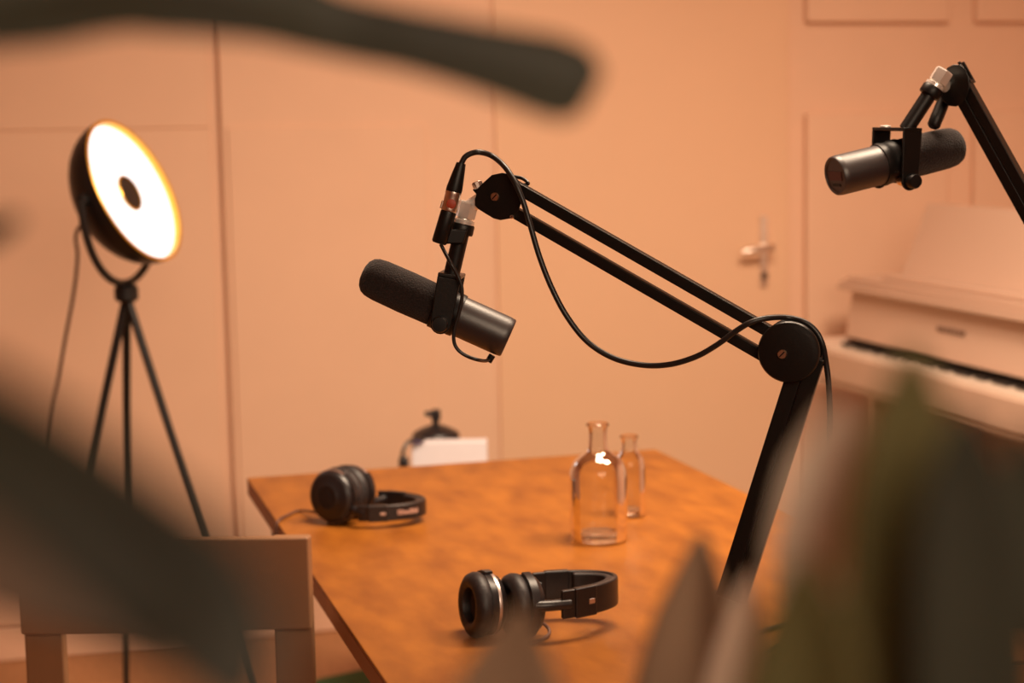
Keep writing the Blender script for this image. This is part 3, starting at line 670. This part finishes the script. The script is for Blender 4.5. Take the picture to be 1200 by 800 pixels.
ct = thing('carton', 'flat white carton behind the far table edge', 'box', (bc.x, bc.y, STZ))
obj('carton_body', obox(BM(), V((bc.x, bc.y, (STZ + .0005 + zt) / 2)), bw, bdp, UP, (wlen, .05, zt - STZ - .0005)), 'white', ct, bevel=.002)
obj('tape', obox(BM(), V((bc.x, bc.y, zt + .0006)) - bw * (wlen * .5 - .012) - bdp * .008, bw, bdp, UP, (.022, .03, .001)), 'blue', ct)
# black stand base resting on the carton
dc = P(511, 517, 4.045); dc.z = zt - .004
kt = thing('stand_base', 'black domed stand base with knob and hanging strap behind the white carton', 'stand', (dc.x, dc.y, STZ))
obj('dome', lathe(BM(), dc, UP, [(STZ + .0005 - dc.z, 0), (STZ + .0005 - dc.z, .052), (STZ + .006 - dc.z, .056), (0, .056), (.006, .055), (.012, .048), (.020, .032), (.026, .016), (.028, 0)], 32), 'hp', kt)
obj('post', cyl(BM(), dc + UP * .022, dc + UP * .040, .008, n=16), 'hp', kt)
obj('knob', obox(BM(), dc + UP * .050 + RV * .001, RV, HV, UP, (.022, .024, .026)), 'hp', kt, bevel=.004)
obj('lever', tube(BM(), [dc + UP * .052 - RV * .008, dc + UP * .053 - RV * .018, dc + UP * .051 - RV * .024], .0065, 10), 'hp', kt)
stp = [P(497, 514.5, 3.93), P(487, 514.5, 3.92), P(478, 518.5, 3.91), P(472.5, 528, 3.90), P(471.5, 542, 3.90), P(473.5, 556, 3.90)]
obj('strap', sweep_rect(BM(), spline(stp, 6), HV, .004, .008), 'hp', kt, bevel=.002)
obj('strap_weight', lathe(BM(), P(473, 535, 3.90), P(473.5, 557, 3.90) - P(473, 535, 3.90), [(0, 0), (0, .008), (.006, .0115), (.030, .0115), (.036, .008), (.036, 0)], 20), 'hp', kt)

# ------------------------------------------------------------------ chair at the table's left side
CD = 2.45
pL, pR = P(55, 770, CD), P(346, 770, CD)
zTop, zBot = P(200, 627, CD).z, P(60, 737, CD).z
cr = (pR - pL); cr.z = 0; cw = cr.length; cr.normalize(); cf = UP.cross(cr)
cc = (pL + pR) * .5
ch = thing('chair', 'brown wooden chair with a broad back rail beside the table', 'chair', (cc.x, cc.y, 0))
def CPt(a, b, z): return V((cc.x, cc.y, 0)) + cr * a + cf * b + UP * z
for s in (-1, 1):
    obj('back_post', obox(BM(), CPt(s * cw / 2, 0, zTop / 2 - .002), cr, cf, UP, (.056, .024, zTop - .004)), 'chair', ch, bevel=.004)
    obj('front_leg', obox(BM(), CPt(s * (cw / 2 - .01), .37, .2155), cr, cf, UP, (.045, .035, .431)), 'chair', ch, bevel=.004)
    obj('seat_rail', obox(BM(), CPt(s * (cw / 2 - .01), .183, .40), cr, cf, UP, (.022, .335, .05)), 'chair', ch, bevel=.002)
obj('back_rail', obox(BM(), CPt(0, -.020, (zTop + zBot) / 2), cr, cf, UP, (cw + .056, .0155, zTop - zBot)), 'chair', ch, bevel=.004)
obj('seat', obox(BM(), CPt(0, .205, .443), cr, cf, UP, (cw + .03, .38, .022)), 'chair', ch, bevel=.006)

# ------------------------------------------------------------------ foreground plants
def plant(label, px, grp):
    x, y = px
    t = thing('potted_plant', label, 'plant', (x, y, 0), grp)
    obj('pot', lathe(BM(), (x, y, 0), UP, [(0, 0), (0, .105), (.004, .11), (.22, .145), (.225, .158), (.265, .160), (.268, .148), (.235, .140), (.235, 0)], 40), 'pot', t)
    obj('soil', lathe(BM(), (x, y, .2355), UP, [(0, 0), (0, .139), (.004, .137), (.012, .08), (.014, 0)], 32), 'soil', t)
    return t
def leaf(t, pts, wid, m, face=None, fold=.25, stem=None, curl=0):
    """pts: (px,py,d) along the midrib from base to tip; wid: full widths in px at those points"""
    n = 4
    ps = spline([P(*p) for p in pts], n); W = []
    for i in range(len(pts) - 1):
        for j in range(n):
            u_ = j / n; W.append((wid[i] * (1 - u_) + wid[i + 1] * u_) * (pts[i][2] * (1 - u_) + pts[i + 1][2] * u_) / F)
    W.append(wid[-1] * pts[-1][2] / F)
    fc = (face or -HV).normalized(); bm = BM(); rows = []; ns = 4
    for i, p in enumerate(ps):
        tg = (ps[min(i + 1, len(ps) - 1)] - ps[max(i - 1, 0)]).normalized()
        nr = (fc - tg * fc.dot(tg)).normalized(); sd = tg.cross(nr)
        hw = max(W[i], .0012) * .5
        rows.append([bm.verts.new(p + sd * (hw * s) - nr * (hw * fold * (1 - abs(s))) - nr * (hw * curl * s * s)) for s in (-1, -.75, -.5, -.25, 0, .25, .5, .75, 1)])
    for a, b in zip(rows, rows[1:]):
        for j in range(8): bm.faces.new((a[j], a[j + 1], b[j + 1], b[j]))
    o = obj('leaf', bm, m, t, angle=80)
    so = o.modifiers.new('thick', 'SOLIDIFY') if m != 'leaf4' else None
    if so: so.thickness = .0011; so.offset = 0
    mid = [p + (fc * 0) for p in ps[:-2]]
    base = ps[0]; stem_top = stem
    if stem:
        tb_ = (ps[1] - ps[0]).normalized()
        obj('stalk', tube(BM(), [V(s_) for s_ in stem[:-1]] + [base - tb_ * .05 - UP * .04, base - tb_ * .015, ps[1]], lambda u_: .0035 - .0015 * u_, 8, 6), 'stem', t)
    return o
cL_ = HV * .30 - RV * .36
pl1 = plant('tall potted plant with dark drooping leaves on the left of the viewpoint', (cL_.x, cL_.y), 'foreground potted plants')
b1 = V((cL_.x, cL_.y, .24))
# long arching leaf across the top
leaf(pl1, [(-190, 70, .50), (-80, 14, .51), (40, -12, .52), (170, -26, .54), (300, -4, .55), (390, 28, .56), (480, 47, .56), (560, 66, .56), (640, 87, .56), (675, 100, .56), (694, 110, .56)],
     [30, 130, 165, 160, 120, 86, 82, 92, 112, 104, 56], 'leaf', face=-HV * .8 + UP * .5, fold=.2,
     stem=[b1, b1 + V((-.01, .03, .6)), V((cL_.x + .02, cL_.y + .10, 1.30))])
# big dark leaf
leaf(pl1, [(-330, 330, .30), (-180, 405, .285), (-40, 500, .275), (60, 568, .27), (150, 640, .265), (218, 702, .26), (258, 758, .255), (276, 815, .252), (280, 850, .25)],
     [30, 100, 150, 165, 180, 195, 170, 110, 30], 'leaf', face=-HV * .55 + RV * .35 + UP * -.1, fold=.2,
     stem=[b1, b1 + V((.02, .0, .5)), V((cL_.x + .05, cL_.y + .02, 1.20))])
leaf(pl1, [(-300, 560, .40), (-160, 600, .40), (-40, 640, .40), (60, 680, .40), (130, 720, .40), (190, 775, .40)],
     [30, 90, 125, 115, 80, 15], 'leaf5', face=-HV * .8 + UP * .5, fold=.2,
     stem=[b1, b1 + V((.02, .02, .5)), V((cL_.x + .06, cL_.y + .08, 1.12))])
leaf(pl1, [(-190, 330, .5), (-110, 305, .5), (-50, 285, .5), (-5, 268, .5), (24, 255, .5)], [14, 40, 46, 34, 8], 'leaf', face=-HV * .8 + UP * .5,
     stem=[b1, b1 + V((.0, .05, .6)), V((cL_.x + .08, cL_.y + .14, 1.25))])
cR_ = HV * .52 + RV * .16
pl2 = plant('tall potted plant with upright olive leaves in front of the table', (cR_.x, cR_.y), 'foreground potted plants')
b2 = V((cR_.x, cR_.y, .24))
def up_leaf(pts, wid, m, face=-HV, fold=.3, curl=0):
    q_ = P(*pts[0]); 
    leaf(pl2, pts, wid, m, face, fold, stem=[b2 + (q_ - b2) * .08, b2 + V(((q_.x - b2.x) * .35, (q_.y - b2.y) * .35, (q_.z - b2.z) * .55))], curl=curl)
# tip rising in front of the near headphones
up_leaf([(580, 1050, .56), (585, 950, .56), (592, 850, .56), (599, 790, .56), (605, 745, .56), (610, 712, .56)], [40, 190, 170, 118, 62, 8], 'leaf3', -HV + RV * .25, .35)
# tip in front of the arm foot
up_leaf([(800, 1060, .72), (800, 940, .72), (806, 830, .72), (812, 740, .72), (818, 680, .72), (822, 624, .72)], [40, 140, 150, 105, 62, 6], 'leaf3', -HV - RV * .45, .45)
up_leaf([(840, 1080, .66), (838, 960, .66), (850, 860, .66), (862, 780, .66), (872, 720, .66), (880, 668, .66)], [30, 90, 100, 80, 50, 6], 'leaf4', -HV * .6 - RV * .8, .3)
# broad upright leaves on the right
up_leaf([(930, 1100, .40), (935, 960, .40), (940, 850, .40), (944, 775, .40), (944, 715, .40), (940, 650, .40)], [50, 160, 165, 140, 95, 10], 'leaf2', -HV - RV * .3, .3)
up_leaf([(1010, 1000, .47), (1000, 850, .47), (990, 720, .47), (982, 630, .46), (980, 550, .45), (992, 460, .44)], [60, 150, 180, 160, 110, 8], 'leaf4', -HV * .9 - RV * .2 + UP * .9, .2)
up_leaf([(1060, 1100, .44), (1062, 900, .44), (1064, 720, .44), (1064, 600, .44), (1066, 500, .44), (1070, 405, .44)], [50, 150, 165, 150, 110, 12], 'leaf2', -HV + RV * .2, .3)
up_leaf([(1140, 1100, .42), (1142, 940, .42), (1142, 780, .42), (1140, 660, .42), (1136, 570, .42), (1130, 480, .42)], [50, 140, 150, 140, 110, 10], 'leaf', -HV + RV * .1, .25)
up_leaf([(1290, 900, .46), (1270, 780, .46), (1245, 680, .46), (1222, 600, .46), (1205, 545, .46), (1190, 500, .46)], [40, 90, 100, 80, 50, 8], 'leaf', -HV - RV * .2, .25)
